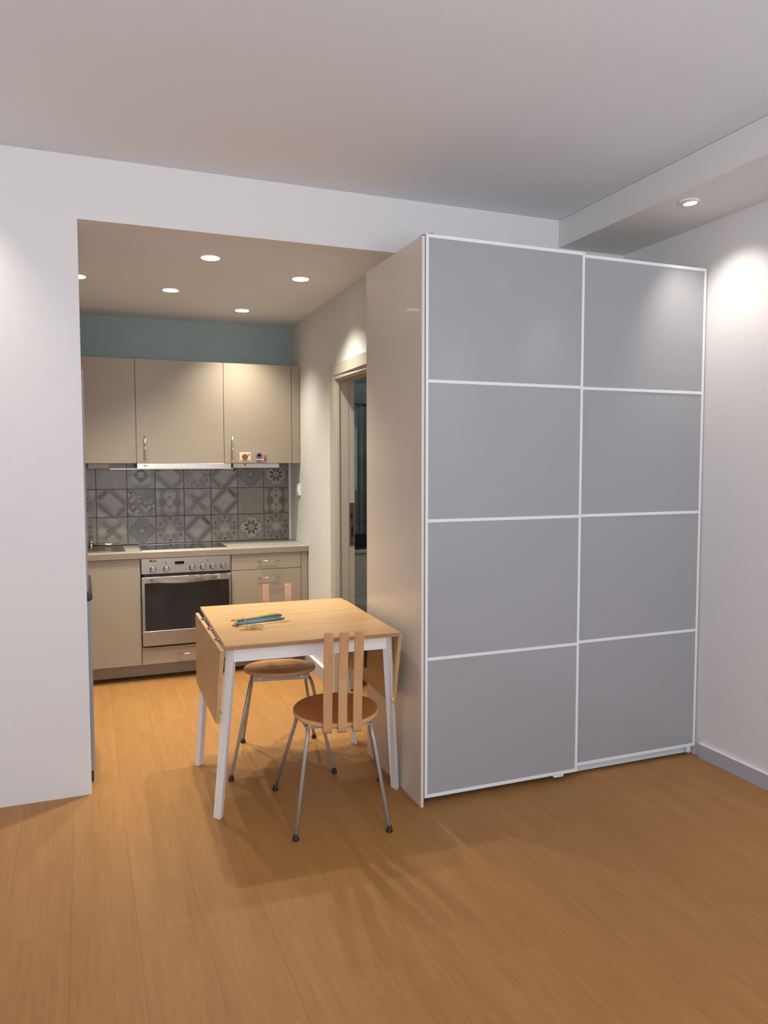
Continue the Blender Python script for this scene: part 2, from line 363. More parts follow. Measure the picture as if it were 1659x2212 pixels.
add('dust_strip', box(.002, .012, -.0008, .02, HT, HT + .003), BLACK, W); add('dust_strip', box(.035, .055, .006, .02, 2.371, 2.3735), BLACK, W)
gp = MB(); gp.box(.014, .0182, .012, .05, .04, 2.36); sg = add('door_buffer', gp, mat('taupe_brush_seal', (150, 136, 128), .9), W); sg['label'] = 'brown-grey brush seal beside the left door'

# ------------------------------------------------------------------ kitchen lower units
ZW = .864; YF = 2.362; ZB = .116
def bar(x0, x1, z, y, vertical=None, r=.0048, name='handle', parent=None):
    m = MB()
    if vertical is None:
        m.tube([(x0, y - .028, z), (x1, y - .028, z)], r, 10)
        for x in (x0 + .018, x1 - .018): m.tube([(x, y - .028, z), (x, y, z)], r * .8, 8)
    else:
        m.tube([(x0, y - .028, z), (x0, y - .028, vertical)], r, 10)
        for q in (z + .02, vertical - .02): m.tube([(x0, y - .028, q), (x0, y, q)], r * .8, 8)
    o = add(name, m, CHROME, parent); o['label'] = 'slim steel bar handle'; return o
def unit(lab, x0, x1, fronts, loc):
    t = thing('base_cabinet', lab, 'cabinet', loc)
    add('carcass', box(x0, x1, YF + .02, YK - .004, ZB, ZW - .043), CREAM, t); return t
t = unit('cream base cabinet with one plain door under the sink', -1.6, -.9525, 1, (-1.2, 2.6, 0))
add('door', box(-1.56, -.9555, YF, YF + .018, ZB + .001, .821), CREAM, t, .0008, segs=1)
t = unit('cream drawer unit right of the oven with two slim handles', -.3595, .1335, 1, (-.11, 2.6, 0))
d1 = add('drawer', box(-.3565, .1325, YF, YF + .018, .7145, .8215), CREAM, t, .0008, segs=1); bar(-.181, -.028, .772, YF, parent=d1)
d2 = add('drawer', box(-.3565, .1325, YF, YF + .018, .4165, .7105), CREAM, t, .0008, segs=1); bar(-.181, -.028, .656, YF, parent=d2)
d3 = add('drawer', box(-.3565, .1325, YF, YF + .018, ZB + .001, .4125), CREAM, t, .0008, segs=1); bar(-.181, -.028, .356, YF, parent=d3)
tag(add('filler_panel', box(.136, kx(YF) - .006, YF + .001, YF + .019, ZB + .001, .8215), CREAM), 'narrow cream filler strip between drawer unit and side wall', 'panel')
# oven housing
t = thing('oven_housing', 'cream housing under the oven with a bottom drawer and slim handle', 'cabinet', (-.655, 2.6, 0))
add('side', box(-.9515, -.9485, YF + .02, YK - .004, ZB, .82), CREAM, t); add('side', box(-.3635, -.3605, YF + .02, YK - .004, ZB, .82), CREAM, t); add('drawer_box', box(-.9485, -.3635, YF + .02, YK - .004, ZB, .228), CREAM, t)
d = add('drawer', box(-.9505, -.3615, YF, YF + .018, ZB + .001, .228), CREAM, t, .0008, segs=1); bar(-.733, -.585, .174, YF, parent=d)
tag(add('plinth', box(-1.6, kx(2.46) - .006, 2.462, 2.478, .018, ZB - .004), PLIN), 'cream plinth board recessed under the base cabinets', 'plinth')
tag(add('plinth_shadow_board', box(-1.6, kx(2.46) - .006, 2.5, 2.52, .001, .05), CREAMED), 'dark strip standing in for the shade under the plinth', 'board')  # dark colour takes the place of shade in the floor gap
# oven
O = thing('oven', 'built-in stainless steel oven with black glass door', 'oven', (-.655, 2.5, .24))
OX0, OX1 = -.947, -.3645
add('body', box(OX0 + .012, OX1 - .012, YF + .004, YK - .06, .245, .815), BLACK, O)
pn = add('control_panel', box(OX0, OX1, YF - .006, YF + .004, .719, .822), STEEL, O, .002)
pd = MB(); yo = YF - .022
pd.box(OX0, OX1, yo, YF + .003, .243, .3415); pd.box(OX0, OX1, yo, YF + .003, .661, .700); pd.box(OX0, OX0 + .018, yo, YF + .003, .3415, .661); pd.box(OX1 - .015, OX1, yo, YF + .003, .3415, .661)
od = add('door', pd, STEEL, O, .001, segs=1)
add('glass', box(OX0 + .018, OX1 - .015, yo + .0015, YF, .3415, .661), OVGL, od)
hd = MB(); P = []
for i in range(25):
    a = i / 24; x = OX0 + .03 + a * (OX1 - OX0 - .105); e = math.sin(math.pi * a); P.append((x, yo - .006 - .034 * e ** .5, .684 - .014 * e))
for A, B in zip(P, P[1:]):
    hd.hexa([(A[0], A[1], A[2] - .011), (B[0], B[1], B[2] - .011), (B[0], B[1] + .006, B[2] - .011), (A[0], A[1] + .006, A[2] - .011), (A[0], A[1], A[2] + .011), (B[0], B[1], B[2] + .011), (B[0], B[1] + .006, B[2] + .011), (A[0], A[1] + .006, A[2] + .011)])
hh = add('handle', hd, CHROME, od); hh['label'] = 'curved steel bar across the door top'
for x, z in ((-.874, .748), (-.789, .749), (-.621, .750), (-.550, .751), (-.485, .752), (-.414, .753)):
    k = MB(); k.lathe([(.0205, 0), (.0205, .004), (.0175, .006), (.0165, .022), (.014, .024)], (x, YF - .006, z), 'Y', 24)
    ko = add('knob', k, STEEL, O)
    q = MB(); q.box(x - .0012, x + .0012, YF - .0312, YF - .0298, z + .004, z + .013); add('pointer', q, BLACK, ko)
add('display', box(-.733, -.673, YF - .0075, YF - .006, .777, .797), BLKGL, pn)
ic = MB()
for x, z in ((-.790, .787), (-.517, .795)): ic.lathe([(.005, 0), (.005, .001)], (x, YF - .006, z), 'Y', 12)
for i in range(7): ic.box(-.72 + i * .008, -.717 + i * .008, YF - .0066, YF - .006, .7665, .768)
for i in range(9):
    a = math.radians(130 + i * 35); ic.box(-.874 + .028 * math.cos(a) - .0015, -.874 + .028 * math.cos(a) + .0015, YF - .0066, YF - .006, .748 + .028 * math.sin(a) - .0015, .748 + .028 * math.sin(a) + .0015)
    a = math.radians(100 + i * 35); ic.box(-.789 + .028 * math.cos(a) - .0012, -.789 + .028 * math.cos(a) + .0012, YF - .0066, YF - .006, .749 + .028 * math.sin(a) - .0012, .749 + .028 * math.sin(a) + .0012)
tag(add('symbols', ic, BLACK, pn), None, None, None, 'stuff')
def text(s, size, loc, m, parent, name='lettering', ext=.0004, rot=(math.radians(90), 0, 0)):
    cu = bpy.data.curves.new('t', 'FONT'); cu.body = s; cu.size = size; cu.extrude = ext; cu.offset = size * .02; cu.align_x = 'CENTER'; cu.align_y = 'CENTER'; cu.resolution_u = 3
    o = bpy.data.objects.new('t', cu); C.objects.link(o); o.rotation_euler = rot; o.location = loc
    bpy.context.view_layer.update(); dg = bpy.context.evaluated_depsgraph_get()
    me = bpy.data.meshes.new_from_object(o.evaluated_get(dg)); me.transform(o.matrix_world); bpy.data.objects.remove(o)
    me.transform(Matrix.Translation(-world_loc(parent))); me.materials.clear(); me.materials.append(m)
    q = bpy.data.objects.new(name, me); C.objects.link(q); q.parent = parent; return q
text('Miele', .022, (-.873, YF - .0064, .8055), BLACK, pn)

# worktop, hob, sink
hx = kx(YF) - .003
HX0, HX1, HY0, HY1 = -.939, -.366, 2.425, 2.80
wt = MB(); wt.prism([(-1.9, 2.343, ZW - .038), (kx(2.343) - .002, 2.343, ZW - .038), (kx(YK) - .002, YK - .003, ZW - .038), (-1.9, YK - .003, ZW - .038)],
                   [(-1.9, 2.343, ZW), (kx(2.343) - .002, 2.343, ZW), (kx(YK) - .002, YK - .003, ZW), (-1.9, YK - .003, ZW)])
wt.m = [0, 0, 1, 1, 0, 1]
wo = tag(add('worktop', wt, [WTOP, WEDGE]), 'grey-beige kitchen worktop with a brownish front edge', 'worktop')
H_ = thing('hob', 'black glass ceramic hob with a steel rim over the oven', 'hob', (-.65, 2.6, ZW))
add('glass', box(HX0 + .004, HX1 - .004, HY0 + .008, HY1 - .004, ZW + .0005, ZW + .006), BLKGL, H_)
rm = MB(); rm.box(HX0, HX1, HY0, HY0 + .008, ZW + .0005, ZW + .0068); rm.box(HX0, HX1, HY1 - .004, HY1, ZW + .0005, ZW + .0062); rm.box(HX0, HX0 + .004, HY0 + .008, HY1 - .004, ZW + .0005, ZW + .0062); rm.box(HX1 - .004, HX1, HY0 + .008, HY1 - .004, ZW + .0005, ZW + .0062)
add('rim', rm, CHROME, H_)
K = thing('sink', 'stainless steel drop-in sink at the left end of the worktop', 'sink', (-1.3, 2.6, ZW))
sk = MB(); a = ZW + .0005
sk.box(-1.75, -1.037, 2.42, 2.80, a, a + .0035)
add('rim', sk, STEEL, K, .001, segs=1)
sb = MB(); sb.box(-1.6, -1.12, 2.47, 2.74, a + .0036, a + .0048); add('drainer', sb, STEEL, K)
for i in range(9):
    x = -1.57 + i * .052; gm = MB(); gm.tube([(x, 2.49, a + .0065), (x, 2.72, a + .0065)], .0016, 8); add('groove', gm, STEEL, K)
T_ = thing('tap', 'low steel tap lying over the back of the sink', 'tap', (-1.23, 2.77, ZW))
tm = MB(); tm.tube([(-1.245, 2.765, a + .004), (-1.245, 2.765, a + .03)], .017, 16); add('body', tm, CHROME, T_)
tm = MB(); tm.tube([(-1.24, 2.75, a + .022), (-1.15, 2.74, a + .026), (-1.06, 2.735, a + .022)], .008, 12); add('spout', tm, CHROME, T_)
tm = MB(); tm.lathe([(.006, -.012), (.012, -.006), (.013, 0), (.012, .006), (.006, .012)], (-1.245, 2.765, a + .042), 'Z', 16); add('knob', tm, CHROME, T_)

# ------------------------------------------------------------------ backsplash tiles (flat printed pattern on each tile)
TP = [mat('tile_grey_%s' % n, c, .35, noise=.10, nscale=22) for n, c in (('base', (124, 117, 109)), ('light', (142, 134, 125)), ('dark', (92, 83, 76)), ('darker', (72, 62, 56)), ('mid', (106, 98, 90)), ('blue', (102, 99, 99)))]
GROUT = mat('dark_grout', (70, 62, 54), .9)
def clip(poly):
    for ax, sg in ((0, 1), (0, -1), (1, 1), (1, -1)):
        out = []
        for i, p in enumerate(poly):
            q = poly[(i + 1) % len(poly)]; ip = sg * p[ax] <= .97; iq = sg * q[ax] <= .97
            if ip: out.append(p)
            if ip != iq:
                tt = (sg * .97 - p[ax]) / (q[ax] - p[ax]); tt = tt if sg == 1 else (-.97 - p[ax]) / (q[ax] - p[ax])
                out.append((p[0] + tt * (q[0] - p[0]), p[1] + tt * (q[1] - p[1])))
        poly = out
        if len(poly) < 3: return []
    return poly
def rp(cx, cy, w, h, ang):
    a = math.radians(ang); c, s = math.cos(a), math.sin(a)
    return [(cx + x * c - y * s, cy + x * s + y * c) for x, y in ((-w, -h), (w, -h), (w, h), (-w, h))]
def circ(cx, cy, r, ry=None, ang=0, n=14):
    ry = ry or r; a = math.radians(ang); c, s = math.cos(a), math.sin(a)
    return [(cx + r * math.cos(t) * c - ry * math.sin(t) * s, cy + r * math.cos(t) * s + ry * math.sin(t) * c) for t in [2 * math.pi * i / n for i in range(n)]]
def tri(cx, cy, r, ang): return [(cx + r * math.cos(math.radians(ang + k * 120)), cy + r * math.sin(math.radians(ang + k * 120))) for k in range(3)]
def pat(kind):
    L = []
    if kind in ('weave', 'weaveL'):
        s = 1 if kind == 'weave' else -1; a = 45 * s
        L += [(rp(0, 0, 2, .16, 0), 0)]; L = []
        L += [(rp(.05, .02, .58, .36, a), 1)]
        L += [(rp(-.36 * s * 1.3, .40, .85, .13, a), 2), (rp(.44 * s * 1.1, -.46, .80, .13, a), 2)]
        L += [(rp(.60 * s, .62, .42, .13, -a), 3), (rp(-.60 * s, -.62, .42, .13, -a), 2)]
        L += [(rp(-.86 * s, .86, .3, .3, a), 1), (rp(.86 * s, -.86, .3, .3, a), 1)]
    elif kind == 'star':
        for k in range(4):
            a = math.radians(90 * k); d = (math.cos(a), math.sin(a)); p = (-d[1], d[0])
            L.append(([(d[0], d[1]), (d[0] * .75 + p[0] * .38, d[1] * .75 + p[1] * .38), (d[0] * .32, d[1] * .32), (d[0] * .75 - p[0] * .38, d[1] * .75 - p[1] * .38)], 1))
        for k in range(4): a = 45 + 90 * k; L.append((rp(.42 * math.cos(math.radians(a)), .42 * math.sin(math.radians(a)), .42, .12, a), 4))
        L.append((tri(0, .22, .22, 90), 2)); L.append((tri(-.25, .02, .2, 180), 2))
    elif kind == 'hex':
        L.append((circ(0, 0, .34, n=6), 1))
        for k in range(6):
            a = 60 * k; c, s = math.cos(math.radians(a)), math.sin(math.radians(a)); L.append((rp(c * .72, s * .72, .30, .17, a), 4))
            a = 60 * k + 30; c, s = math.cos(math.radians(a)), math.sin(math.radians(a)); L.append((tri(c * .82, s * .82, .17, a + (180 if k % 2 else 0)), 3 if k % 3 else 2))
    elif kind in ('quatg', 'quatl'):
        fill = 5 if kind == 'quatg' else 1
        for r, m, d in ((.50, 3, .44), (.455, fill, .44)):
            for k in range(4): a = math.radians(90 * k); L.append((circ(math.cos(a) * d, math.sin(a) * d, r, n=20), m))
            L.append((rp(0, 0, .45, .45, 0), m))
        if kind == 'quatg':
            for k in range(8): a = math.radians(45 * k); L.append((circ(math.cos(a) * .3, math.sin(a) * .3, .09, .06, 45 * k), 2))
            L.append((circ(0, 0, .1), 1))
        else:
            for k in range(8): a = math.radians(22.5 + 45 * k); L.append((circ(math.cos(a) * .38, math.sin(a) * .38, .19, .10, 22.5 + 45 * k), 3))
            L.append((circ(0, 0, .12), 0))
            for k in range(4): a = math.radians(90 * k); L.append((tri(math.cos(a) * .78, math.sin(a) * .78, .1, 90 * k), 4))
    elif kind == 'flower':
        for k in range(4):
            a = math.radians(45 + 90 * k); L.append((circ(math.cos(a) * .78, math.sin(a) * .68, .36, .26, 0), 4))
        for x in (-1, -.24, .24, 1):
            for y in (-.5, .5): L.append((circ(x * .92, y, .24), 1))
        for x in (-.5, .5): L.append((circ(x, 0, .27), 2)); L.append((circ(x, .98, .24), 2)); L.append((circ(x, -.98, .24), 2))
        L.append((circ(0, 0, .24, n=10), 1)); L.append((tri(0, .38, .12, -90), 3)); L.append((tri(0, -.38, .12, 90), 3))
    elif kind == 'check':
        rn = random.Random(5)
        for a in range(-7, 8):
            for b in range(-7, 8):
                x, y = (a + b) * .15, (a - b) * .15
                if abs(x) > 1.1 or abs(y) > 1.1: continue
                q = rn.random(); L.append((rp(x, y, .16 if q > .7 else .085, .085, 45 if (a + b) % 2 else -45), rn.choice((1, 1, 2, 4, 4, 2, 3))))
    elif kind == 'diamond':
        L.append((rp(0, 0, .66, .66, 0), 1)); L.append(([(-.62, 0), (0, -.6), (.62, 0), (0, .6)], 3)); L.append((rp(0, .02, .2, .2, 0), 1))
        L.append((rp(0, -.2, .09, .05, 0), 3)); L.append((tri(-.85, 0, .2, 180), 2)); L.append((tri(.85, 0, .2, 0), 2)); L.append((rp(0, -.85, .5, .1, 0), 4))
    elif kind == 'tris':
        L += [(tri(.3, .35, .22, -90), 3), (tri(.3, -.45, .22, 90), 3), (rp(.3, 0, .5, .16, 0), 4), (rp(.8, .8, .3, .2, 45), 1)]
    elif kind == 'dots':
        for k in range(5): L.append((rp(.55, -.8 + k * .4, .16, .16, 45), 2 if k % 2 else 4)); L.append((rp(.05, -.6 + k * .4, .13, .13, 45), 4))
    else:
        L += [(circ(-.35, .2, .4, .3), 4), (circ(.4, -.3, .35, .25), 4)] if kind == 'plain' else []
    return L
tx = [-1.396, -1.206, -1.0, -.807, -.606, -.413, -.215, -.019, .173]
tz = [1.461, 1.2645, 1.0675, .869]
grid = [['tris2', 'plain2', 'diamond', 'weaveL', 'hex', 'weave', 'quatg', 'quatl'],
        ['tris', 'weaveL', 'check', 'flower', 'star', 'weave', 'plain2', 'flower'],
        ['dots', 'star', 'quatg', 'hex', 'weave', 'hex', 'quatl', 'hex']]
g = MB(); g.box(-2.0, .1745, YK - .004, YK, .8645, 1.461); gb = add('grout', g, GROUT, WK)
for r in range(3):
    for c in range(8):
        x0, x1, z1, z0 = tx[c] + .0022, tx[c + 1] - .0022, tz[r] - .0022, tz[r + 1] + .0022; cx, cz, hx_, hz_ = (x0 + x1) / 2, (z0 + z1) / 2, (x1 - x0) / 2, (z1 - z0) / 2
        m = MB(); m.box(x0, x1, YK - .0085, YK - .004, z0, z1, 4 if grid[r][c] in ('hex2',) else 0)
        for i, (poly, mi) in enumerate(pat(grid[r][c])):
            p = clip(poly)
            if len(p) < 3: continue
            b = len(m.v); yy = YK - .0086 - .00002 * i; m.v += [(cx + q[0] * hx_, yy, cz + q[1] * hz_) for q in p]; m.face(list(range(b, b + len(p))), mi)
        add('tile', m, TP, WK)
tag(add('wall_strip', box(.1745, kx(YK) - .001, YK - .006, YK - .0002, .8645, 1.461), KSIDE, WK), None)

# ------------------------------------------------------------------ wall cabinets and hood
YU = 2.559; Z0, Z1 = 1.4485, 2.146
def wallcab(lab, x0, x1, handle=None):
    t = thing('wall_cabinet', lab, 'cabinet', ((x0 + x1) / 2, 2.7, Z0), 0, None)
    add('carcass', box(x0 + .001, x1 - .001, YU + .02, YK - .003, Z0 + (.02 if handle else .002), Z1 - .001), CREAM, t)
    d = add('door', box(x0 + .0015, x1 - .0015, YU, YU + .018, Z0, Z1), CREAM, t, .0008, segs=1)
    if handle: bar(handle, 0, 1.47, YU, vertical=1.632, r=.0055, parent=d)
    return t
wallcab('cream wall cabinet beside the fridge, door without a handle', -1.6, -.949)
wallcab('cream wall cabinet above the range hood', -.949, -.3615, -.895)
wallcab('cream wall cabinet carrying two small magnets', -.3615, .1255, -.307)
tag(add('filler_panel', box(.1275, kx(YU) - .004, YU + .001, YU + .019, Z0, Z1), CREAM), 'narrow cream filler strip beside the wall cabinets', 'panel')
Hd = thing('range_hood', 'flat stainless steel pull-out range hood under the middle wall cabinet', 'range hood', (-.65, 2.65, 1.41))
add('front_strip', box(-.947, -.363, YU - .003, YU + .012, 1.412, 1.4475), STEEL, Hd, .001, segs=1)
add('housing', box(-.944, -.366, YU + .025, 2.81, 1.409, 1.46), mat('hood_grey', (110, 106, 102), .35, metal=.5), Hd)
ex = MB(); ex.box(-1.118, -.296, YU + .013, YU + .024, 1.408, 1.4125); ex.box(-.36, -.31, YU + .03, YU + .09, 1.413, 1.447); add('lip', ex, STEEL, Hd)
st_ = MB(); st_.box(-.93, -.84, YU - .0038, YU - .003, 1.419, 1.443); st_o = add('painted_reflection', st_, WPLA, Hd); st_o['label'] = 'bright reflection painted on the hood front'  # white plate drawn as a reflection in the steel
ss = MB(); ss.box(-.905, -.875, YU - .0044, YU - .0038, 1.429, 1.432)
for i in range(4): ss.box(-.922 + i * .019, -.910 + i * .019, YU - .0044, YU - .0038, 1.4375 - (i % 2) * .012, 1.4383 - (i % 2) * .012)
add('switch', ss, HANDB, st_o)  # dark lines inside the painted reflection
tag(add('under_cabinet_box', box(-1.256, -1.123, YU + .03, 2.80, 1.413, 1.447), CREAM, None, .002), 'pale flat box fixed under the left wall cabinet', 'box')
t = thing('under_cabinet_light', 'slim pale light strip under the right wall cabinet', 'light strip', (-.13, 2.62, 1.43))
add('housing', box(-.293, .037, YU + .03, YU + .10, 1.416, 1.447), KSIDE, t, .002)
q = MB(); q.lathe([(.006, 0), (.006, .001)], (-.21, YU + .03, 1.436), 'Y', 12); add('switch', q, BLACK, t)
# magnets
def magnet(lab, x0, x1, z0, z1, bits, basecol):
    t = thing('fridge_magnet', lab, 'magnet', ((x0 + x1) / 2, YU, z0), 0, 'souvenir magnets on the wall cabinet')
    add('plate', box(x0, x1, YU - .006, YU - .0003, z0, z1), mat('magnet_base_' + str(len(MATS)), basecol, .5), t, .002)
    for nm, kind, a, b, r, rz_, col in bits:
        m = MB(); cx, cz = x0 + a * (x1 - x0), z0 + b * (z1 - z0)
        m.lathe([(r, 0), (r * .9, .003)], (cx, YU - .006, cz), 'Y', 14) if kind == 'c' else m.box(cx - r, cx + r, YU - .0088, YU - .006, cz - rz_, cz + rz_)
        add(nm, m, mat('magnet_' + str(len(MATS)), col, .5), t)
magnet('cream and brown square magnet, left of the two on the cabinet', -.255, -.176, 1.4535, 1.524,
       [('relief', 'c', .48, .55, .022, 0, (120, 72, 52)), ('stripe', 'b', .48, .7, .014, .003, (60, 34, 26)), ('stripe', 'b', .48, .52, .012, .003, (235, 220, 196)), ('stripe', 'b', .5, .18, .034, .003, (150, 92, 60)), ('relief', 'c', .85, .8, .006, 0, (150, 100, 70))], (222, 200, 170))
magnet('purple-grey and pink square magnet, right of the two on the cabinet', -.137, -.061, 1.4535, 1.524,
       [('relief', 'c', .3, .68, .024, 0, (92, 84, 100)), ('relief', 'c', .28, .7, .010, 0, (150, 146, 166)), ('stripe', 'b', .83, .42, .008, .022, (140, 84, 84)), ('stripe', 'b', .5, .28, .034, .003, (210, 196, 180)), ('stripe', 'b', .25, .13, .016, .006, (100, 80, 72))], (170, 140, 130))
# wall switch
t = thing('wall_switch', 'white switch on the kitchen side wall by the backsplash', 'switch', (kx(2.6), 2.6, 1.25))
add('plate', box(kx(2.6) - .012, kx(2.6) - .001, 2.56, 2.64, 1.212, 1.297), WPLA, t, .002)
add('rocker', box(kx(2.6) - .016, kx(2.6) - .012, 2.575, 2.625, 1.232, 1.277), WPLA, t, .001)
# fridge
F = thing('fridge', 'tall silver fridge freezer showing only as a sliver behind the left wall', 'fridge', (-1.6, 1.1, 0))
add('body', box(-1.93, -1.335, .80, 1.40, .05, 1.868), SILVER, F, .003)
fu = add('upper_door', box(-1.333, -1.277, .795, 1.40, .872, 1.865), SILVER, F, .008); fu2 = add('lower_door', box(-1.333, -1.268, .79, 1.40, .05, .832), SILVER, F, .006)
add('handle', box(-1.325, -1.262, .79, 1.395, .835, .868), HANDB, F, .006)
add('foot_strip', box(-1.90, -1.274, .80, 1.38, .0012, .048), HANDB, F)

# ------------------------------------------------------------------ drop-leaf table
T = thing('drop_leaf_table', 'drop-leaf table with bamboo top and white legs between opening and wardrobe', 'table', (-.414, .5155, 0))
ang = math.radians(-1.7); ca, sa = math.cos(ang), math.sin(ang)
def tl(x, y, z): return (-.414 + x * ca - y * sa, .5155 + x * sa + y * ca, z)
def tbox(m, x0, x1, y0, y1, z0, z1, mi=0):
    return m.hexa([tl(x0, y0, z0), tl(x1, y0, z0), tl(x1, y1, z0), tl(x0, y1, z0), tl(x0, y0, z1), tl(x1, y0, z1), tl(x1, y1, z1), tl(x0, y1, z1)], mi)
m = MB(); tbox(m, -.3635, .3635, -.435, .435, .722, .740); m.m = [0, 0, 1, 0, 1, 0]
add('tabletop', m, [TABLE, TEDGE], T, .0015, segs=1)
m = MB()
tbox(m, -.325, .315, -.392, -.372, .664, .7215); tbox(m, -.325, .315, .372, .392, .664, .7215)
tbox(m, -.325, -.305, -.372, .372, .664, .7215); tbox(m, .295, .315, -.372, .372, .664, .7215)
add('apron', m, WHITEM, T)
LF = [(-.828, .227), (-.803, .200), (-.787, .225), (-.812, .252)]; LT = [(-.778, .150), (-.752, .128), (-.735, .148), (-.760, .175)]
RF = [(-.041, .237), (-.028, .192), (-.006, .222), (-.018, .262)]; RT = [(-.118, .150), (-.095, .122), (-.076, .140), (-.098, .172)]
def leg(Fq, Tq):
    a = [(x, y, .001) for x, y in Fq]; b = [(x, y, .7215) for x, y in Tq]
    add('leg', MB().hexa(a + b), WHITEM, T, .002)
leg(LF, LT); leg(RF, RT)
mir = lambda Q, dx: [(x + dx, 1.043 - y) for x, y in Q][::-1]
leg(mir(LF, .006), mir(LT, .022)); leg(mir(RF, .012), mir(RT, .022))
def leaf(tf, tb, bb, b2, b1, th):
    # outline: top front, top back, bottom back (rounded), bottom front
    pts = [tf, tb, bb, b2, b1]
    m = MB().prism([p for p in pts], [(p[0] + th, p[1], p[2]) for p in pts])
    return add('drop_leaf', m, TABLEL, T, .002)
lfL = leaf((-.807, .112, .7185), (-.793, .925, .7185), (-.797, .895, .418), (-.800, .86, .385), (-.821, .165, .413), .0165)
lfL['label'] = 'left hanging leaf'
tw = MB().tube([(-.8, .20, .445), (-.785, .20, .445)], .006, 10); add('knob', tw, WHITEM, lfL)
lfR = leaf((-.058, .102, .722), (-.020, .96, .722), (-.030, .93, .405), (-.03, .90, .395), (-.068, .155, .405), .0165)
lfR['label'] = 'right hanging leaf by the wardrobe'
sl = MB().box(-.052, -.0465, .535, .552, .47, .56); add('slot', sl, RUBBER, lfR)
add('support_block', MB().tube([(-.072, .15, .43), (-.066, .15, .43)], .009, 10), WHITEM, lfR)
for y in (.30, .52, .74):
    h = MB(); x = -.786 + (y - .1) * .018; h.tube([(x - .002, y - .02, .7205), (x - .002, y + .02, .7205)], .005, 10); h.box(x - .016, x - .001, y - .022, y + .022, .7190, .7215); hi = add('hinge', h, CHROME, T)

# ------------------------------------------------------------------ chairs
def make_chair(loc, rz, lab, slats, SEATM=SEATM):
    t = thing('slat_back_chair', lab, 'chair', loc, rz, 'round-seat chairs with slat backs')
    A = dict(local=True)
    zs = .425
    m = MB(); m.lathe([(.166, zs), (.173, zs + .003), (.175, zs + .008), (.175, zs + .018), (.172, zs + .0215), (.160, zs + .0225)], (0, 0, 0), 'Z', 56, 0, 1)
    for i, (f, mi) in enumerate(zip(m.f, m.m)):
        if all(m.v[k][2] > zs + .021 for k in f): m.m[i] = 1
    m.v = [(x, y, z + .055 * (y + .02)) for x, y, z in m.v]   # seat tips back a little
    add('seat', m, [SEATE, SEATM], t, **A)
    for k, xo in enumerate((-.058, 0, .058)):
        if not slats[k]: continue
        cl = [(-.115, zs - .0065), (-.150, zs - .0070), (-.172, zs - .010), (-.184, zs - .014), (-.1925, zs - .008), (-.1955, zs + .006), (-.1975, zs + .05), (-.2120, .62), (-.2550, .815)]
        m = MB(); wd = .0176; th = .0045
        for i, (y, z) in enumerate(cl):
            ta = Vector((0, cl[min(i + 1, len(cl) - 1)][0] - cl[max(i - 1, 0)][0], cl[min(i + 1, len(cl) - 1)][1] - cl[max(i - 1, 0)][1])).normalized()
            nn = Vector((0, -ta.z, ta.y)); x = xo
            for sx, sn in ((-wd, -th), (wd, -th), (wd, th), (-wd, th)): m.v.append((x + sx, y + nn.y * sn, z + nn.z * sn))
        for i in range(len(cl) - 1):
            a = 4 * i
            for j in range(4): m.face([a + j, a + (j + 1) % 4, a + 4 + (j + 1) % 4, a + 4 + j])
        m.face([3, 2, 1, 0]); a = 4 * (len(cl) - 1); m.face([a, a + 1, a + 2, a + 3])
        add('back_slat', m, BIRCH, t, .0012, segs=1, **A)
    zr = zs - .022
    for s in (-1, 1):
        add('leg', MB().tube([(s * .137, .02, zr), (s * .140, .075, zr), (s * .146, .105, zr - .006), (s * .152, .122, zr - .03), (s * .160, .135, zr - .07), (s * .235, .272, .02)], .0077, 12), TUBE, t, **A)
        add('leg', MB().tube([(s * .137, .018, zr), (s * .128, -.08, zr), (s * .126, -.108, zr - .004), (s * .128, -.124, zr - .022), (s * .134, -.131, zr - .05), (s * .183, -.196, .02)], .0077, 12), TUBE, t, **A)
    add('crossbar', box(-.135, .135, .088, .092, zs - .024, zs - .001), TUBE, t, **A); add('crossbar', box(-.132, .132, -.104, -.1, zs - .024, zs - .0155), TUBE, t, **A)
    for s in (-1, 1): add('screw', MB().tube([(s * .10, .0935, zs - .012), (s * .10, .0925, zs - .012)], .004, 8), CHROME, t, **A)
    for s in (-1, 1):
        for x, y in ((s * .236, .275), (s * .184, -.198)):
            m = MB(); m.lathe([(.011, .0012), (.0135, .003), (.0135, .009), (.0095, .012), (.0095, .024)], (x, y, 0), 'Z', 14); add('rubber_foot', m, RUBBER, t, **A)
    return t
make_chair((-.345, .086, 0), math.radians(-10.3), 'round-seat chair with three back slats in front of the table', (1, 1, 1))
make_chair((-.405, .800, 0), math.radians(180 - 9.6 - 1.5), 'round-seat chair behind the table, facing the viewer, two slats showing', (1, 0, 1), SEATF)

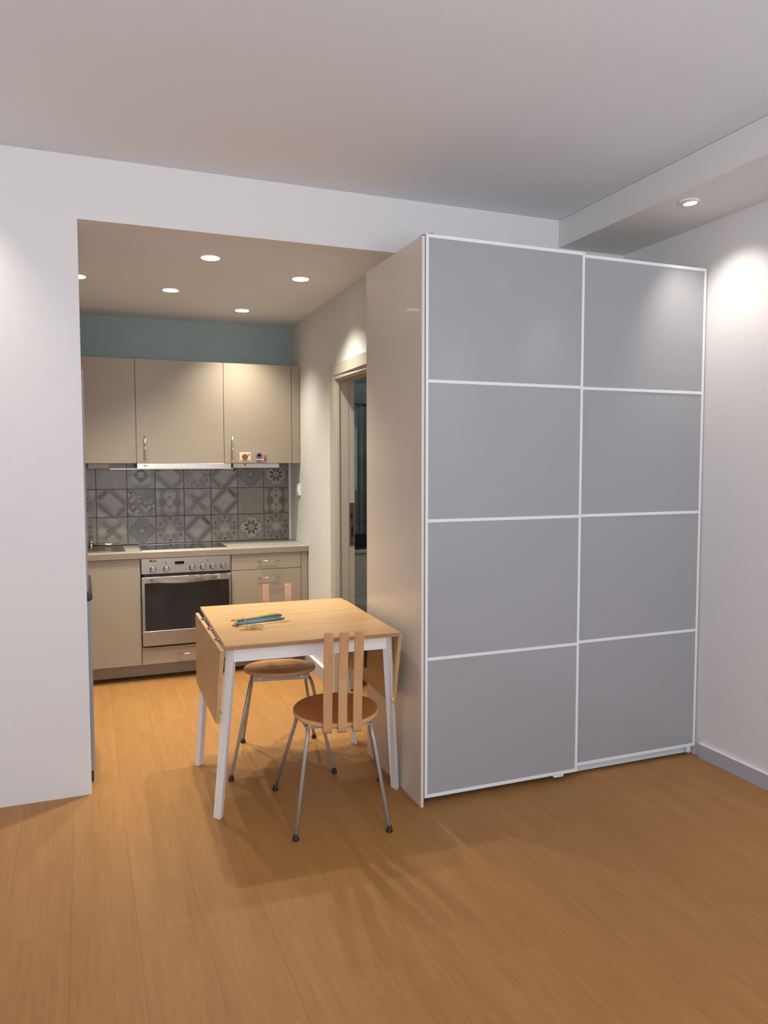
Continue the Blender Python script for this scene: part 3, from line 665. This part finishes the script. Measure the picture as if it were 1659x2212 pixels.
# ------------------------------------------------------------------ coloured sticks and rubber bands on the table
cols = dict(yellow=(232, 196, 60), red=(178, 40, 36), green=(92, 168, 112), blue=(74, 100, 128), teal=(60, 140, 120), pale=(120, 140, 190), purple=(110, 80, 120), lime=(186, 196, 70), gold=(240, 190, 40), cream=(236, 214, 130), navy=(96, 98, 168))
SM = {k: mat('stick_' + k, v, .45) for k, v in cols.items()}
ZT = .740
L0, L1 = Vector((-.695, .435, 0)), Vector((-.482, .498, 0))   # bundle axis, left and right ends
ax = (L1 - L0).normalized(); pp = Vector((-ax.y, ax.x, 0))
sticks = [  # colour, slide along the bundle, sideways, height, right-end spread, label
    ('yellow', .002, .012, .0285, .010, 'yellow stick on top at the back edge of the bundle'), ('red', -.004, .0155, .0235, .012, 'red stick poking out at both ends of the bundle'),
    ('lime', .012, .006, .0268, .006, 'lime green stick on top, just in front of the yellow one'), ('blue', .016, -.001, .0240, .002, 'slate blue stick high in the bundle below the lime green one'),
    ('purple', .014, -.0062, .0205, .000, 'dull purple stick between the slate blue and mid green ones'), ('green', .004, -.0100, .0163, -.002, 'mid green stick ending furthest left on the front side'),
    ('pale', .022, -.0122, .0116, -.004, 'pale blue stick halfway down the front of the bundle'), ('navy', .018, -.0118, .0066, -.005, 'blue-violet stick low on the front of the bundle'),
    ('teal', .020, .0035, .0175, .004, 'teal stick in the middle of the bundle'), ('gold', .014, -.0152, .0030, -.020, 'golden yellow stick splayed out at the front right'),
    ('cream', .024, -.0215, .0030, -.031, 'pale yellow stick, the frontmost of the bundle'), ('yellow', .008, .012, .0130, .006, 'yellow stick inside the bundle, mostly covered'),
    ('green', .010, -.002, .0110, .002, 'green stick inside the bundle, mostly covered'), ('blue', .006, -.004, .0046, .000, 'slate blue stick at the bottom of the bundle'), ('red', -.002, .008, .0046, .003, 'red stick at the bottom of the bundle')]
for c, sh, lat, hgt, spr, lab in sticks:
    a = L0 + ax * sh + pp * lat; b = L1 + ax * (sh if c != 'gold' else -.006) + pp * (lat + spr); z = ZT + .0002 + hgt
    o = add('craft_stick', MB().tube([(a.x, a.y, z), (b.x, b.y, z if c not in ('gold', 'cream') else z)], .0027, 8), SM[c]); tag(o, lab, 'stick', 'coloured sticks on the table')
RB = mat('rubber_band_tan', (192, 160, 94), .5)
def band(name, pts, r, lab, grp=None): tag(add(name, MB().tube(pts + [pts[0]], r, 6, cap=False), RB), lab, 'rubber band', grp)
c0 = L0 + ax * .042
band('rubber_band', [tuple(c0 + ax * (.004 * math.sin(a)) + pp * (-.002 + .0225 * math.cos(a)) + Vector((0, 0, ZT + .0170 + .0155 * math.sin(a)))) for a in [2 * math.pi * i / 28 for i in range(28)]], .0014, 'pale rubber band wrapped around the coloured sticks', 'rubber bands')
random.seed(3)
pc = Vector((-.628, .352, ZT))
for k in range(8):
    r1, r2, an = random.uniform(.016, .032), random.uniform(.008, .018), random.uniform(0, 3.14); ox, oy = (random.uniform(-.012, .018), random.uniform(-.010, .010)) if k else (-.036, .004)
    P = []
    for i in range(26):
        a = 2 * math.pi * i / 26; x, y = r1 * math.cos(a), r2 * math.sin(a) * (1 + .5 * math.sin(2 * a + k)); P.append((pc.x + ox + x * math.cos(an * (k > 0)) - y * math.sin(an * (k > 0)), pc.y + oy + x * math.sin(an * (k > 0)) + y * math.cos(an * (k > 0)), ZT + .0018 + .0014 * k + (.0045 if k else .0) * (1 + math.sin(a + k * 1.3))))
    if k == 0: band('rubber_band', P, .0015, 'single tan rubber band loop lying at the left of the tangled pile', 'rubber bands')
    else: band('rubber_band', P, .0015, 'tan rubber band in the tangled pile in front of the sticks', 'rubber bands')

for o in C.objects:
    if o.parent and 'category' in o: del o['category']
bpy.context.view_layer.update()
